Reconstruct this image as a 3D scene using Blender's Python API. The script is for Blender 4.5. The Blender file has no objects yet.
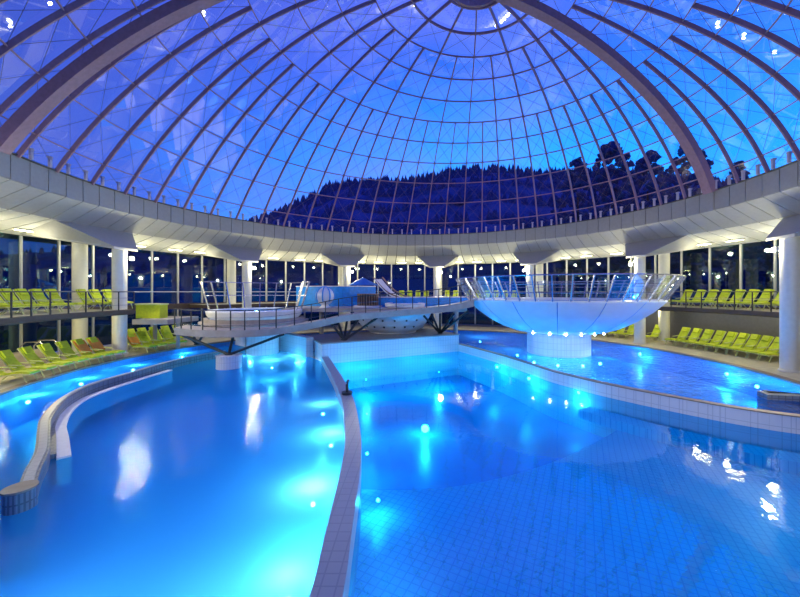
import bpy, bmesh, math, random
import numpy as np
from mathutils import Vector, Matrix
random.seed(7)
rng = np.random.default_rng(7)
PI = math.pi
sc = bpy.context.scene
col = sc.collection

# ------------------------------------------------------------------ camera
EYE = 3.7
F, PX, PY = 350.0, 416.0, 292.0
cam_d = bpy.data.cameras.new('camera')
cam = bpy.data.objects.new('camera', cam_d)
col.objects.link(cam)
cam.location = (0, 0, EYE)
cam.rotation_euler = (PI / 2, 0, 0)
cam_d.sensor_fit = 'HORIZONTAL'
cam_d.sensor_width = 36.0
cam_d.lens = F / 800.0 * 36.0
cam_d.shift_x = (400.0 - PX) / 800.0
cam_d.shift_y = (PY - 298.5) / 800.0
cam_d.clip_start = 0.05
cam_d.clip_end = 2000
sc.camera = cam

# ------------------------------------------------------------------ view, world
sc.view_settings.view_transform = 'Standard'
sc.view_settings.look = 'None'
sc.view_settings.gamma = 1.0
sc.view_settings.use_curve_mapping = False
sc.view_settings.exposure = 0.0

LAMP_W = 280.0          # wall lamps on the columns
FLOOD_W = 900.0         # floodlight beams into the hall
STRIP_E = 26.0          # ceiling strips
UNDER_W = 2.2           # underwater lamp multiplier
SKY = 1.8

world = bpy.data.worlds.new('dusk_sky')
sc.world = world
world.use_nodes = True
wn, wl = world.node_tree.nodes, world.node_tree.links
wn.clear()
out = wn.new('ShaderNodeOutputWorld')
bg = wn.new('ShaderNodeBackground')
tc = wn.new('ShaderNodeTexCoord')
sep = wn.new('ShaderNodeSeparateXYZ')
wl.new(tc.outputs['Generated'], sep.inputs[0])
ramp = wn.new('ShaderNodeValToRGB')                 # dusk gradient by height
e = ramp.color_ramp.elements
e[0].position = 0.0
e[0].color = (0.05, 0.36, 0.95, 1)
e[1].position = 1.0
e[1].color = (0.075, 0.07, 0.36, 1)
a = ramp.color_ramp.elements.new(0.30); a.color = (0.012, 0.26, 0.98, 1)
a = ramp.color_ramp.elements.new(0.52); a.color = (0.02, 0.13, 0.72, 1)
a = ramp.color_ramp.elements.new(0.72); a.color = (0.06, 0.10, 0.55, 1)
wl.new(sep.outputs['Z'], ramp.inputs[0])
cl_map = wn.new('ShaderNodeMapping')
cl_map.inputs['Scale'].default_value = (1.3, 1.3, 2.6)
wl.new(tc.outputs['Generated'], cl_map.inputs[0])
cloud = wn.new('ShaderNodeTexNoise')
cloud.inputs['Scale'].default_value = 1.7
cloud.inputs['Detail'].default_value = 5
cloud.inputs['Roughness'].default_value = 0.55
wl.new(cl_map.outputs[0], cloud.inputs['Vector'])
cr = wn.new('ShaderNodeValToRGB')
cr.color_ramp.elements[0].position = 0.45; cr.color_ramp.elements[0].color = (0, 0, 0, 1)
cr.color_ramp.elements[1].position = 0.72; cr.color_ramp.elements[1].color = (0.75, 0.75, 0.75, 1)
wl.new(cloud.outputs['Fac'], cr.inputs[0])
mixc = wn.new('ShaderNodeMix'); mixc.data_type = 'RGBA'
mixc.inputs[7].default_value = (0.13, 0.17, 0.68, 1)
wl.new(cr.outputs[0], mixc.inputs[0])
wl.new(ramp.outputs[0], mixc.inputs[6])
# afterglow: the sky is lighter towards the quarter where the sun went down
dotn = wn.new('ShaderNodeVectorMath'); dotn.operation = 'DOT_PRODUCT'
dotn.inputs[1].default_value = (0.66, 0.74, 0.05)
wl.new(tc.outputs['Generated'], dotn.inputs[0])
gr = wn.new('ShaderNodeMapRange'); gr.inputs['From Min'].default_value = -0.2; gr.inputs['From Max'].default_value = 1.0
gr.inputs['To Min'].default_value = 0.50; gr.inputs['To Max'].default_value = 1.42
wl.new(dotn.outputs['Value'], gr.inputs['Value'])
vf = wn.new('ShaderNodeMapRange'); vf.inputs['From Min'].default_value = 0.72; vf.inputs['From Max'].default_value = 0.1
vf.inputs['To Min'].default_value = 0.0; vf.inputs['To Max'].default_value = 0.75
wl.new(dotn.outputs['Value'], vf.inputs['Value'])
vio = wn.new('ShaderNodeMix'); vio.data_type = 'RGBA'; vio.inputs[7].default_value = (0.085, 0.12, 0.72, 1)
wl.new(vf.outputs[0], vio.inputs[0]); wl.new(mixc.outputs[2], vio.inputs[6])
gm = wn.new('ShaderNodeVectorMath'); gm.operation = 'SCALE'
wl.new(vio.outputs[2], gm.inputs[0]); wl.new(gr.outputs[0], gm.inputs['Scale'])
wl.new(gm.outputs[0], bg.inputs['Color'])
bg.inputs['Strength'].default_value = SKY
wl.new(bg.outputs[0], out.inputs['Surface'])


# ------------------------------------------------------------------ helpers
CA, CB = -0.094, 18.59          # centre of the round hall


def cyl(az, r, z):
    return Vector((CA + r * math.sin(az), CB + r * math.cos(az), z))


def bp(x, y, z):
    """point of the level plane z seen in direction (x, y); used once to lay out the plan"""
    d = F * (EYE - z) / (y - PY)
    return Vector(((x - PX) / F * d, d, z))


def atd(x, y, d):
    return Vector(((x - PX) / F * d, d, EYE + (PY - y) / F * d))


def proj(v):
    if v[1] < 0.3:
        return None
    return PX + F * v[0] / v[1], PY - F * (v[2] - EYE) / v[1]


def in_frame(pts, m=6):
    for p in pts:
        q = proj(p)
        if q and -m < q[0] < 800 + m and -m < q[1] < 597 + m:
            return True
    return False


def az_at(px, r):
    """bearing from the hall's centre of the far crossing of a line of sight with a circle r"""
    k = (px - PX) / F
    a_ = 1 + k * k
    b_ = -2 * (k * CA + CB)
    c_ = CA * CA + CB * CB - r * r
    t = (-b_ + math.sqrt(b_ * b_ - 4 * a_ * c_)) / (2 * a_)
    return math.atan2(k * t - CA, t - CB)


def nodemat(name, base, rough=0.5, metal=0.0, noise=0.0, nscale=6.0, bump=0.0, bscale=40.0, emit=None, estr=0.0, spec=0.5):
    m = bpy.data.materials.new(name)
    m.use_nodes = True
    nt = m.node_tree
    b = nt.nodes['Principled BSDF']
    b.inputs['Base Color'].default_value = (*base, 1)
    b.inputs['Roughness'].default_value = rough
    b.inputs['Metallic'].default_value = metal
    b.inputs['Specular IOR Level'].default_value = spec
    tco = nt.nodes.new('ShaderNodeTexCoord')
    if noise > 0:
        n = nt.nodes.new('ShaderNodeTexNoise')
        n.inputs['Scale'].default_value = nscale
        n.inputs['Detail'].default_value = 4
        nt.links.new(tco.outputs['Object'], n.inputs['Vector'])
        r = nt.nodes.new('ShaderNodeValToRGB')
        lo = tuple(max(0, c * (1 - noise)) for c in base)
        hi = tuple(min(1, c * (1 + noise)) for c in base)
        r.color_ramp.elements[0].color = (*lo, 1); r.color_ramp.elements[0].position = 0.3
        r.color_ramp.elements[1].color = (*hi, 1); r.color_ramp.elements[1].position = 0.7
        nt.links.new(n.outputs['Fac'], r.inputs[0])
        nt.links.new(r.outputs[0], b.inputs['Base Color'])
    if bump > 0:
        n2 = nt.nodes.new('ShaderNodeTexNoise')
        n2.inputs['Scale'].default_value = bscale
        nt.links.new(tco.outputs['Object'], n2.inputs['Vector'])
        bu = nt.nodes.new('ShaderNodeBump')
        bu.inputs['Strength'].default_value = bump
        nt.links.new(n2.outputs['Fac'], bu.inputs['Height'])
        nt.links.new(bu.outputs[0], b.inputs['Normal'])
    if emit:
        b.inputs['Emission Color'].default_value = (*emit, 1)
        b.inputs['Emission Strength'].default_value = estr
    return m


def tilemat(name, c1, c2, joint, size, rough=0.35, ratio=0.5, offset=0.5, axis='xy', rot=0.0, jw=0.025):
    """small pool tiles, far below ten pixels each"""
    m = bpy.data.materials.new(name)
    m.use_nodes = True
    nt = m.node_tree
    b = nt.nodes['Principled BSDF']
    tco = nt.nodes.new('ShaderNodeTexCoord')
    mp = nt.nodes.new('ShaderNodeMapping')
    if axis == 'uv':
        nt.links.new(tco.outputs['UV'], mp.inputs[0])
    else:
        nt.links.new(tco.outputs['Object'], mp.inputs[0])
    mp.inputs['Rotation'].default_value = (0, 0, rot)
    br = nt.nodes.new('ShaderNodeTexBrick')
    br.offset = offset
    br.inputs['Color1'].default_value = (*c1, 1)
    br.inputs['Color2'].default_value = (*c2, 1)
    br.inputs['Mortar'].default_value = (*joint, 1)
    br.inputs['Scale'].default_value = 1.0
    br.inputs['Mortar Size'].default_value = jw * size
    br.inputs['Brick Width'].default_value = size
    br.inputs['Row Height'].default_value = size * ratio
    nt.links.new(mp.outputs[0], br.inputs['Vector'])
    nt.links.new(br.outputs['Color'], b.inputs['Base Color'])
    b.inputs['Roughness'].default_value = rough
    return m


def watermat(name, tint, ripple=0.12, scale=2.2, fine=9.0, gloss=0.02, cloudy=0.35, ccol=(0.05, 0.5, 0.95), refl=0.5):
    m = bpy.data.materials.new(name)
    m.use_nodes = True
    nt = m.node_tree
    nt.nodes.clear()
    o = nt.nodes.new('ShaderNodeOutputMaterial')
    tco = nt.nodes.new('ShaderNodeTexCoord')
    n1 = nt.nodes.new('ShaderNodeTexNoise'); n1.inputs['Scale'].default_value = scale; n1.inputs['Detail'].default_value = 3
    n2 = nt.nodes.new('ShaderNodeTexNoise'); n2.inputs['Scale'].default_value = fine; n2.inputs['Detail'].default_value = 2
    nt.links.new(tco.outputs['Object'], n1.inputs['Vector'])
    nt.links.new(tco.outputs['Object'], n2.inputs['Vector'])
    ad = nt.nodes.new('ShaderNodeMath'); ad.operation = 'MULTIPLY_ADD'; ad.inputs[1].default_value = 0.35
    nt.links.new(n2.outputs['Fac'], ad.inputs[0]); nt.links.new(n1.outputs['Fac'], ad.inputs[2])
    bu = nt.nodes.new('ShaderNodeBump'); bu.inputs['Strength'].default_value = ripple; bu.inputs['Distance'].default_value = 0.25
    nt.links.new(ad.outputs[0], bu.inputs['Height'])
    fr = nt.nodes.new('ShaderNodeFresnel'); fr.inputs['IOR'].default_value = 1.33
    nt.links.new(bu.outputs[0], fr.inputs['Normal'])
    tr = nt.nodes.new('ShaderNodeBsdfTransparent'); tr.inputs['Color'].default_value = (*tint, 1)
    gl = nt.nodes.new('ShaderNodeBsdfGlossy'); gl.inputs['Roughness'].default_value = gloss
    gl.inputs['Color'].default_value = (0.9, 0.95, 1, 1)
    nt.links.new(bu.outputs[0], gl.inputs['Normal'])
    mx = nt.nodes.new('ShaderNodeMixShader')
    tl = nt.nodes.new('ShaderNodeBsdfTranslucent'); tl.inputs['Color'].default_value = (*ccol, 1)
    body = nt.nodes.new('ShaderNodeMixShader'); body.inputs[0].default_value = cloudy      # light scattered inside the water
    nt.links.new(tr.outputs[0], body.inputs[1]); nt.links.new(tl.outputs[0], body.inputs[2])
    fm = nt.nodes.new('ShaderNodeMath'); fm.operation = 'MULTIPLY'; fm.inputs[1].default_value = refl
    nt.links.new(fr.outputs[0], fm.inputs[0])
    nt.links.new(fm.outputs[0], mx.inputs[0]); nt.links.new(body.outputs[0], mx.inputs[1]); nt.links.new(gl.outputs[0], mx.inputs[2])
    nt.links.new(mx.outputs[0], o.inputs['Surface'])
    return m


def glassmat(name, tint, film=0.0, filmcol=(0.2, 0.15, 0.4), refl=1.0, ior=1.5):
    m = bpy.data.materials.new(name)
    m.use_nodes = True
    nt = m.node_tree
    nt.nodes.clear()
    o = nt.nodes.new('ShaderNodeOutputMaterial')
    fr = nt.nodes.new('ShaderNodeFresnel'); fr.inputs['IOR'].default_value = ior
    mu = nt.nodes.new('ShaderNodeMath'); mu.operation = 'MULTIPLY'; mu.inputs[1].default_value = refl; mu.use_clamp = True
    nt.links.new(fr.outputs[0], mu.inputs[0])
    tr = nt.nodes.new('ShaderNodeBsdfTransparent'); tr.inputs['Color'].default_value = (*tint, 1)
    gl = nt.nodes.new('ShaderNodeBsdfGlossy'); gl.inputs['Roughness'].default_value = 0.02
    mx = nt.nodes.new('ShaderNodeMixShader')
    nt.links.new(mu.outputs[0], mx.inputs[0])
    base = tr
    if film > 0:
        df = nt.nodes.new('ShaderNodeBsdfDiffuse'); df.inputs['Color'].default_value = (*filmcol, 1)
        tco = nt.nodes.new('ShaderNodeTexCoord')
        nz = nt.nodes.new('ShaderNodeTexNoise'); nz.inputs['Scale'].default_value = 0.8; nz.inputs['Detail'].default_value = 3
        nt.links.new(tco.outputs['Object'], nz.inputs['Vector'])
        m2 = nt.nodes.new('ShaderNodeMath'); m2.operation = 'MULTIPLY'; m2.inputs[1].default_value = film * 2
        nt.links.new(nz.outputs['Fac'], m2.inputs[0])
        ms = nt.nodes.new('ShaderNodeMixShader')
        nt.links.new(m2.outputs[0], ms.inputs[0]); nt.links.new(tr.outputs[0], ms.inputs[1]); nt.links.new(df.outputs[0], ms.inputs[2])
        base = ms
    nt.links.new(base.outputs[0], mx.inputs[1]); nt.links.new(gl.outputs[0], mx.inputs[2])
    nt.links.new(mx.outputs[0], o.inputs['Surface'])
    return m


M = {}
M['rib'] = nodemat('mauve_painted_steel', (0.34, 0.20, 0.25), 0.45, noise=0.12)
M['glass'] = glassmat('dome_glass', (0.82, 0.86, 0.95), film=0.03, filmcol=(0.42, 0.28, 0.55), refl=0.22)
M['cable'] = nodemat('thin_dark_cable', (0.10, 0.10, 0.20), 0.5)
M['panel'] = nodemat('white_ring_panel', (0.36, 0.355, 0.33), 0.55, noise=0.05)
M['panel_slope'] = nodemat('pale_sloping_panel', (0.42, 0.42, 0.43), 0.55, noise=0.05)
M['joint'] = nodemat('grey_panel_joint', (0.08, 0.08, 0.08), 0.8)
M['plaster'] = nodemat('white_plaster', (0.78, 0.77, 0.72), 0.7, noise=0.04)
M['col'] = nodemat('off_white_column_paint', (0.80, 0.78, 0.70), 0.55, noise=0.04)
M['deck'] = nodemat('beige_stone_deck', (0.55, 0.50, 0.40), 0.5, noise=0.12, nscale=3)
M['slab'] = nodemat('brown_slab_edge', (0.075, 0.05, 0.04), 0.6, noise=0.1)
M['concrete'] = nodemat('grey_concrete', (0.38, 0.33, 0.30), 0.65, noise=0.12, nscale=2.5)
M['darkwall'] = nodemat('dark_grey_wall', (0.12, 0.12, 0.155), 0.6, noise=0.08)
M['steel'] = nodemat('dark_steel', (0.04, 0.045, 0.05), 0.4, metal=0.4)
M['chrome'] = nodemat('brushed_steel', (0.65, 0.66, 0.68), 0.25, metal=0.9)
M['mullion'] = nodemat('aluminium_mullion', (0.55, 0.57, 0.60), 0.4, metal=0.3)
M['winglass'] = glassmat('window_glass', (0.30, 0.54, 0.60), refl=1.6)
M['clear'] = glassmat('clear_guard_glass', (0.90, 0.94, 0.97), refl=0.35)
M['green'] = nodemat('lime_green_fabric', (0.55, 0.66, 0.03), 0.7, noise=0.12, nscale=8)
M['greenframe'] = nodemat('pale_lounger_frame', (0.60, 0.66, 0.30), 0.5)
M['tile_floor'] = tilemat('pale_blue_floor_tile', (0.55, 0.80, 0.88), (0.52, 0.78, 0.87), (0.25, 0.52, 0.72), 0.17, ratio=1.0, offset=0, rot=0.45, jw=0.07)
M['deep_floor'] = tilemat('depth_darkened_floor_tile', (0.10, 0.36, 0.70), (0.09, 0.34, 0.68), (0.07, 0.28, 0.60), 0.17, ratio=1.0, offset=0, rot=0.45)  # darker tile colour stands in for light absorbed by the deeper water
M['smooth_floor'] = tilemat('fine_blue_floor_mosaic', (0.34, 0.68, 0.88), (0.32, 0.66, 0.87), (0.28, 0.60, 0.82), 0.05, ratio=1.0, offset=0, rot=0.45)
M['tile_wall'] = tilemat('blue_wall_tile', (0.10, 0.32, 0.72), (0.09, 0.29, 0.68), (0.05, 0.18, 0.45), 0.25, ratio=1.0, offset=0, axis='uv')
M['tile_white'] = tilemat('white_wall_tile', (0.70, 0.71, 0.76), (0.67, 0.69, 0.75), (0.52, 0.54, 0.60), 0.20, ratio=1.8, offset=0, axis='uv', jw=0.06)
M['tile_curb'] = tilemat('grey_curb_tile', (0.36, 0.39, 0.45), (0.34, 0.37, 0.44), (0.27, 0.30, 0.37), 0.2, ratio=1.0, offset=0, axis='uv', jw=0.06)
M['tile_dark'] = tilemat('dark_grey_curb_tile', (0.17, 0.20, 0.26), (0.15, 0.18, 0.24), (0.08, 0.10, 0.14), 0.2, ratio=1.0, offset=0, axis='uv', jw=0.08)
M['coping'] = nodemat('brown_coping_stone', (0.26, 0.20, 0.16), 0.5, noise=0.15)
M['whitestone'] = nodemat('white_stone', (0.82, 0.82, 0.82), 0.45, noise=0.05)
M['water'] = watermat('pool_water', (0.08, 0.60, 0.97), ripple=0.10, scale=1.4, fine=13, cloudy=0.42, ccol=(0.09, 0.50, 0.96), refl=0.28)
M['water_calm'] = watermat('calm_pool_water', (0.02, 0.58, 0.95), ripple=0.03, scale=1.0, fine=5, cloudy=0.14, ccol=(0.0, 0.36, 0.95), refl=0.16)
M['water_rough'] = watermat('lively_pool_water', (0.06, 0.50, 0.95), ripple=0.8, scale=2.2, fine=9, cloudy=0.35, ccol=(0.02, 0.36, 0.92), refl=0.75)
M['shell'] = nodemat('white_bowl_shell', (0.72, 0.76, 0.82), 0.35, noise=0.04, nscale=2)
M['lampwhite'] = nodemat('lamp_lens', (1, 1, 1), 0.3, emit=(1.0, 0.97, 0.72), estr=40)
M['strip'] = nodemat('ceiling_strip_lens', (1, 1, 1), 0.3, emit=(1.0, 0.92, 0.38), estr=STRIP_E)
M['uwlens'] = nodemat('underwater_lamp_lens', (1, 1, 1), 0.3, emit=(0.75, 0.95, 1.0), estr=35)
M['bluewall'] = nodemat('bright_blue_basin_tile', (0.02, 0.30, 0.80), 0.35, noise=0.15, nscale=5)
M['wood'] = nodemat('brown_wood', (0.28, 0.18, 0.12), 0.6, noise=0.2, nscale=10)
M['bluecloth'] = nodemat('blue_canvas', (0.01, 0.16, 0.62), 0.7, noise=0.1)
M['hill'] = nodemat('haze_blue_wooded_hill', (0.02, 0.065, 0.28), 0.95, noise=0.35, nscale=0.15, spec=0.0)  # blue aerial haze is mixed into the base colour
M['leaf'] = nodemat('haze_blue_leaf', (0.016, 0.05, 0.20), 0.9, noise=0.3, nscale=1.0, spec=0.0)  # leaf colour also carries the blue dusk haze
M['bark'] = nodemat('dark_bark', (0.03, 0.025, 0.02), 0.9)
M['ground'] = nodemat('dark_grass', (0.03, 0.06, 0.07), 0.95, noise=0.3, spec=0.0)
M['bracket'] = nodemat('pale_bracket', (0.55, 0.50, 0.58), 0.5)
M['orange'] = nodemat('orange_towel', (0.75, 0.30, 0.05), 0.8, noise=0.1)


def link(name, me, mat=None, parent=None, smooth=False):
    o = bpy.data.objects.new(name, me)
    col.objects.link(o)
    if mat is not None and not me.materials:
        me.materials.append(M[mat] if isinstance(mat, str) else mat)
    if parent is not None:
        o.parent = parent
        o.matrix_parent_inverse = parent.matrix_basis.inverted()
    if smooth:
        for p in me.polygons:
            p.use_smooth = True
    return o


class MB:
    """collects verts and faces; build() links them as one mesh object"""
    def __init__(s):
        s.v = []; s.f = []; s.uv = None

    def add(s, vs, fs):
        n = len(s.v)
        s.v += [tuple(p) for p in vs]
        s.f += [tuple(i + n for i in q) for q in fs]
        return s

    def hexa(s, a, b):
        """a, b: two loops of 4 points joined as a box"""
        return s.add(list(a) + list(b), [(3, 2, 1, 0), (4, 5, 6, 7), (0, 1, 5, 4), (1, 2, 6, 5), (2, 3, 7, 6), (3, 0, 4, 7)])

    def box(s, c, size, rz=0.0):
        x, y, z = size[0] / 2, size[1] / 2, size[2] / 2
        R_ = Matrix.Rotation(rz, 3, 'Z')
        P = [Vector(c) + R_ @ Vector(q) for q in ((-x, -y, -z), (x, -y, -z), (x, y, -z), (-x, y, -z), (-x, -y, z), (x, -y, z), (x, y, z), (-x, y, z))]
        return s.hexa(P[:4], P[4:])

    def bar(s, p, q, w, h=None, up=(0, 0, 1)):
        p, q = Vector(p), Vector(q)
        h = h or w
        d = (q - p).normalized()
        u = Vector(up)
        if abs(d.dot(u.normalized())) > 0.98:
            u = Vector((1, 0, 0))
        sx = d.cross(u).normalized(); sy = sx.cross(d).normalized()
        loop = lambda c: [c + sx * (w / 2 * i) + sy * (h / 2 * j) for i, j in ((-1, -1), (1, -1), (1, 1), (-1, 1))]
        return s.hexa(loop(p), loop(q))

    def tube(s, pts, r, n=8, closed=False):
        pts = [Vector(p) for p in pts]
        L = len(pts); base = len(s.v)
        for i, p in enumerate(pts):
            t = (pts[(i + 1) % L] - pts[i - 1]) if closed else (pts[min(i + 1, L - 1)] - pts[max(i - 1, 0)])
            t.normalize()
            u = Vector((0, 0, 1)) if abs(t.z) < 0.95 else Vector((1, 0, 0))
            a_ = t.cross(u).normalized(); b_ = a_.cross(t)
            rr = r[i] if isinstance(r, (list, tuple)) else r
            for k in range(n):
                an = 2 * PI * k / n
                s.v.append(tuple(p + a_ * (rr * math.cos(an)) + b_ * (rr * math.sin(an))))
        m = L if closed else L - 1
        for i in range(m):
            for k in range(n):
                j = (i + 1) % L
                s.f.append((base + i * n + k, base + i * n + (k + 1) % n, base + j * n + (k + 1) % n, base + j * n + k))
        if not closed:
            s.f.append(tuple(base + k for k in range(n))[::-1])
            s.f.append(tuple(base + (L - 1) * n + k for k in range(n)))
        return s

    def lathe(s, prof, c, n=48, a0=0.0, a1=2 * PI):
        c = Vector(c); full = abs(a1 - a0 - 2 * PI) < 1e-6
        base = len(s.v); m = n if full else n + 1
        for r, z in prof:
            for k in range(m):
                an = a0 + (a1 - a0) * k / n
                s.v.append((c.x + r * math.sin(an), c.y + r * math.cos(an), c.z + z))
        for i in range(len(prof) - 1):
            for k in range(n):
                k2 = (k + 1) % m
                s.f.append((base + i * m + k, base + (i + 1) * m + k, base + (i + 1) * m + k2, base + i * m + k2))
        return s

    def ribbon(s, path, w, z0, z1, top=None):
        """upright wall of thickness w along a path (list of xy), from z0 to z1"""
        P = [Vector((p[0], p[1])) for p in path]
        L = len(P); base = len(s.v)
        for i, p in enumerate(P):
            t = P[min(i + 1, L - 1)] - P[max(i - 1, 0)]
            t.normalize()
            nrm = Vector((t.y, -t.x))
            ww = w[i] if isinstance(w, (list, tuple)) else w
            za = z0[i] if isinstance(z0, (list, tuple)) else z0
            zb = z1[i] if isinstance(z1, (list, tuple)) else z1
            for sd, z in ((-1, za), (1, za), (1, zb), (-1, zb)):
                q = p + nrm * (sd * ww / 2)
                s.v.append((q.x, q.y, z))
        for i in range(L - 1):
            a_ = base + 4 * i; b_ = a_ + 4
            for k in range(4):
                k2 = (k + 1) % 4
                s.f.append((a_ + k, a_ + k2, b_ + k2, b_ + k))
        s.f.append((base, base + 3, base + 2, base + 1))
        e_ = base + 4 * (L - 1)
        s.f.append((e_, e_ + 1, e_ + 2, e_ + 3))
        return s

    def mesh(s, name):
        me = bpy.data.meshes.new(name)
        me.from_pydata(s.v, [], s.f)
        me.update()
        return me

    def build(s, name, mat, parent=None, smooth=False, uv=False, fix=True):
        me = s.mesh(name)
        if fix:
            b = bmesh.new(); b.from_mesh(me)
            bmesh.ops.recalc_face_normals(b, faces=b.faces)
            b.to_mesh(me); b.free()
        if uv:
            boxuv(me)
        o = link(name, me, mat, parent, False)
        if smooth:
            for p in me.polygons:
                p.use_smooth = True
            try:
                me.set_sharp_from_angle(angle=math.radians(40))
            except Exception:
                pass
        return o


def boxuv(me):
    """metric wall coordinates: run along the surface, height"""
    uv = me.uv_layers.new(name='UVMap')
    for p in me.polygons:
        n = p.normal
        for li in p.loop_indices:
            v = me.vertices[me.loops[li].vertex_index].co
            if abs(n.z) > 0.7:
                uv.data[li].uv = (v.x, v.y)
            else:
                t = Vector((-n.y, n.x, 0)).normalized()
                uv.data[li].uv = (v.x * t.x + v.y * t.y, v.z)


def empty(name, loc=(0, 0, 0), rz=0.0):
    o = bpy.data.objects.new(name, None)
    col.objects.link(o)
    o.location = loc
    o.rotation_euler = (0, 0, rz)
    o.empty_display_size = 0.2
    return o


def tag(o, label=None, cat=None, group=None, kind=None):
    if label: o['label'] = label
    if cat: o['category'] = cat
    if group: o['group'] = group
    if kind: o['kind'] = kind
    return o


def struct(o, label=None, cat=None):
    return tag(o, label, cat, kind='structure')


def copy_tree(o, parent=None):
    c = o.copy(); col.objects.link(c)
    if parent is not None:
        c.parent = parent
    for ch in [x for x in bpy.data.objects if x.parent == o]:
        copy_tree(ch, c)
    return c


def point(name, loc, w, colr, r=0.08, parent=None, kind='POINT'):
    d = bpy.data.lights.new(name, kind)
    d.energy = w; d.color = colr; d.shadow_soft_size = r
    o = bpy.data.objects.new(name, d); col.objects.link(o)
    o.location = loc
    if parent is not None:
        o.parent = parent
        o.matrix_parent_inverse = parent.matrix_basis.inverted()
    return o


# ------------------------------------------------------------------ dome
DP = [0.08982, 0.09046, 0.02557, 0.26845, 0.03914, 0.07522, 0.01541, 0.0172, 1.8042, 1.42124, 0.01604, -0.42022, 0.49555, -0.58934, 0.12743, -0.76991, -1.02333, -0.39409, -0.12755, 0.62554, -0.0966, -0.08371, -0.00595, 0.15658, 0.11065, -0.1316, -0.084, -0.21581, -0.55018, 1.06742, -0.55186, 0.1347, 0.29882, -1.80865, 0.42517]
R0, RS, NMER = 17.6, 20.0, 60
TB = math.asin(R0 / RS)
RING_Z = EYE + 5.929
QX, QY, QZ = np.array(DP[8:17]), np.array(DP[17:26]), np.array(DP[26:35])


def dth(j):
    return DP[0] + j * DP[1] + j * j * DP[2] * 0.01 if j < 10.5 else TB


def daz(m):
    a_ = DP[3] + m * 2 * PI / NMER
    return a_ + DP[4] * math.sin(a_) + DP[5] * (math.cos(a_) - 1) + DP[6] * math.sin(2 * a_) + DP[7] * (math.cos(2 * a_) - 1)


def dome_pt(th, m, inset=0.0):
    """gently leaning glass dome: ring angle th, meridian index m"""
    az = daz(m)
    rs = RS - inset
    r = rs * math.sin(th)
    h = rs * math.cos(th) - RS * math.cos(TB)
    H = RS - RS * math.cos(TB)
    u, v, hh = r * math.sin(az) / R0, r * math.cos(az) / R0, max(h / H, 0)
    K = np.array([hh, hh * hh, hh * u, hh * v, hh * u * u, hh * u * v, hh * v * v, hh * hh * u, hh * hh * v])
    return Vector((CA + u * R0 + float(QX @ K), CB + v * R0 + float(QY @ K), RING_Z + h + float(QZ @ K)))


dome = struct(empty('ceiling', (CA, CB, RING_Z)), 'glass dome of mauve steel ribs and rings under the dusk sky', 'dome')


def rib_start(m):
    return 0 if m % 4 == 0 else (2 if m % 2 == 0 else 5)


def sweep(pts, cen, w, h):
    """box section swept along pts with its depth pointing at cen"""
    mb = MB(); L = len(pts)
    for i, p in enumerate(pts):
        t = (pts[min(i + 1, L - 1)] - pts[max(i - 1, 0)]).normalized()
        inn = (cen - p).normalized()
        sd = t.cross(inn).normalized(); inn = sd.cross(t).normalized()
        if inn.dot(cen - p) < 0: inn = -inn
        mb.v += [tuple(p + sd * (a_ * w / 2) + inn * (b_ * h)) for a_, b_ in ((-1, 0), (1, 0), (1, 1), (-1, 1))]
    for i in range(L - 1):
        for k in range(4):
            k2 = (k + 1) % 4
            mb.f.append((4 * i + k, 4 * i + k2, 4 * i + 4 + k2, 4 * i + 4 + k))
    mb.f += [(3, 2, 1, 0), (4 * L - 4, 4 * L - 3, 4 * L - 2, 4 * L - 1)]
    return mb


DC = Vector((1.0, 18.4, RING_Z - 8))
for m in range(NMER):
    j0 = rib_start(m)
    pts = []
    for j in range(j0, 11):
        a0_, a1_ = dth(j), dth(j + 1)
        for q in range(3):
            pts.append(dome_pt(a0_ + (a1_ - a0_) * q / 3, m))
    pts.append(dome_pt(TB, m))
    sweep(pts, DC, 0.07, 0.20).build('rib', 'rib', dome)
for j in range(0, 11):
    pts = [dome_pt(dth(j), m * 0.5) for m in range(NMER * 2)]
    mb = MB()
    L = len(pts)
    for i in range(L):
        p = pts[i]; t = (pts[(i + 1) % L] - pts[i - 1]).normalized()
        inn = (DC - p).normalized(); sd = t.cross(inn).normalized()
        w_, h_ = (0.05, 0.10) if j > 1 else (0.07, 0.16)
        mb.v += [tuple(p + sd * (a_ * w_ / 2) + inn * (b_ * h_ + 0.02)) for a_, b_ in ((-1, 0), (1, 0), (1, 1), (-1, 1))]
    for i in range(L):
        i2 = (i + 1) % L
        for k in range(4):
            k2 = (k + 1) % 4
            mb.f.append((4 * i + k, 4 * i + k2, 4 * i2 + k2, 4 * i2 + k))
    mb.build('ring', 'rib', dome)
# deep arch ribs
for m in (12.1, -18.6):
    pts = [dome_pt(0.05 + (TB - 0.05) * q / 40, m, 0.12) for q in range(41)]
    o = sweep(pts, DC, 0.55, 0.42).build('arch', 'rib', dome)
    o['label'] = 'deep mauve box arch'
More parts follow.
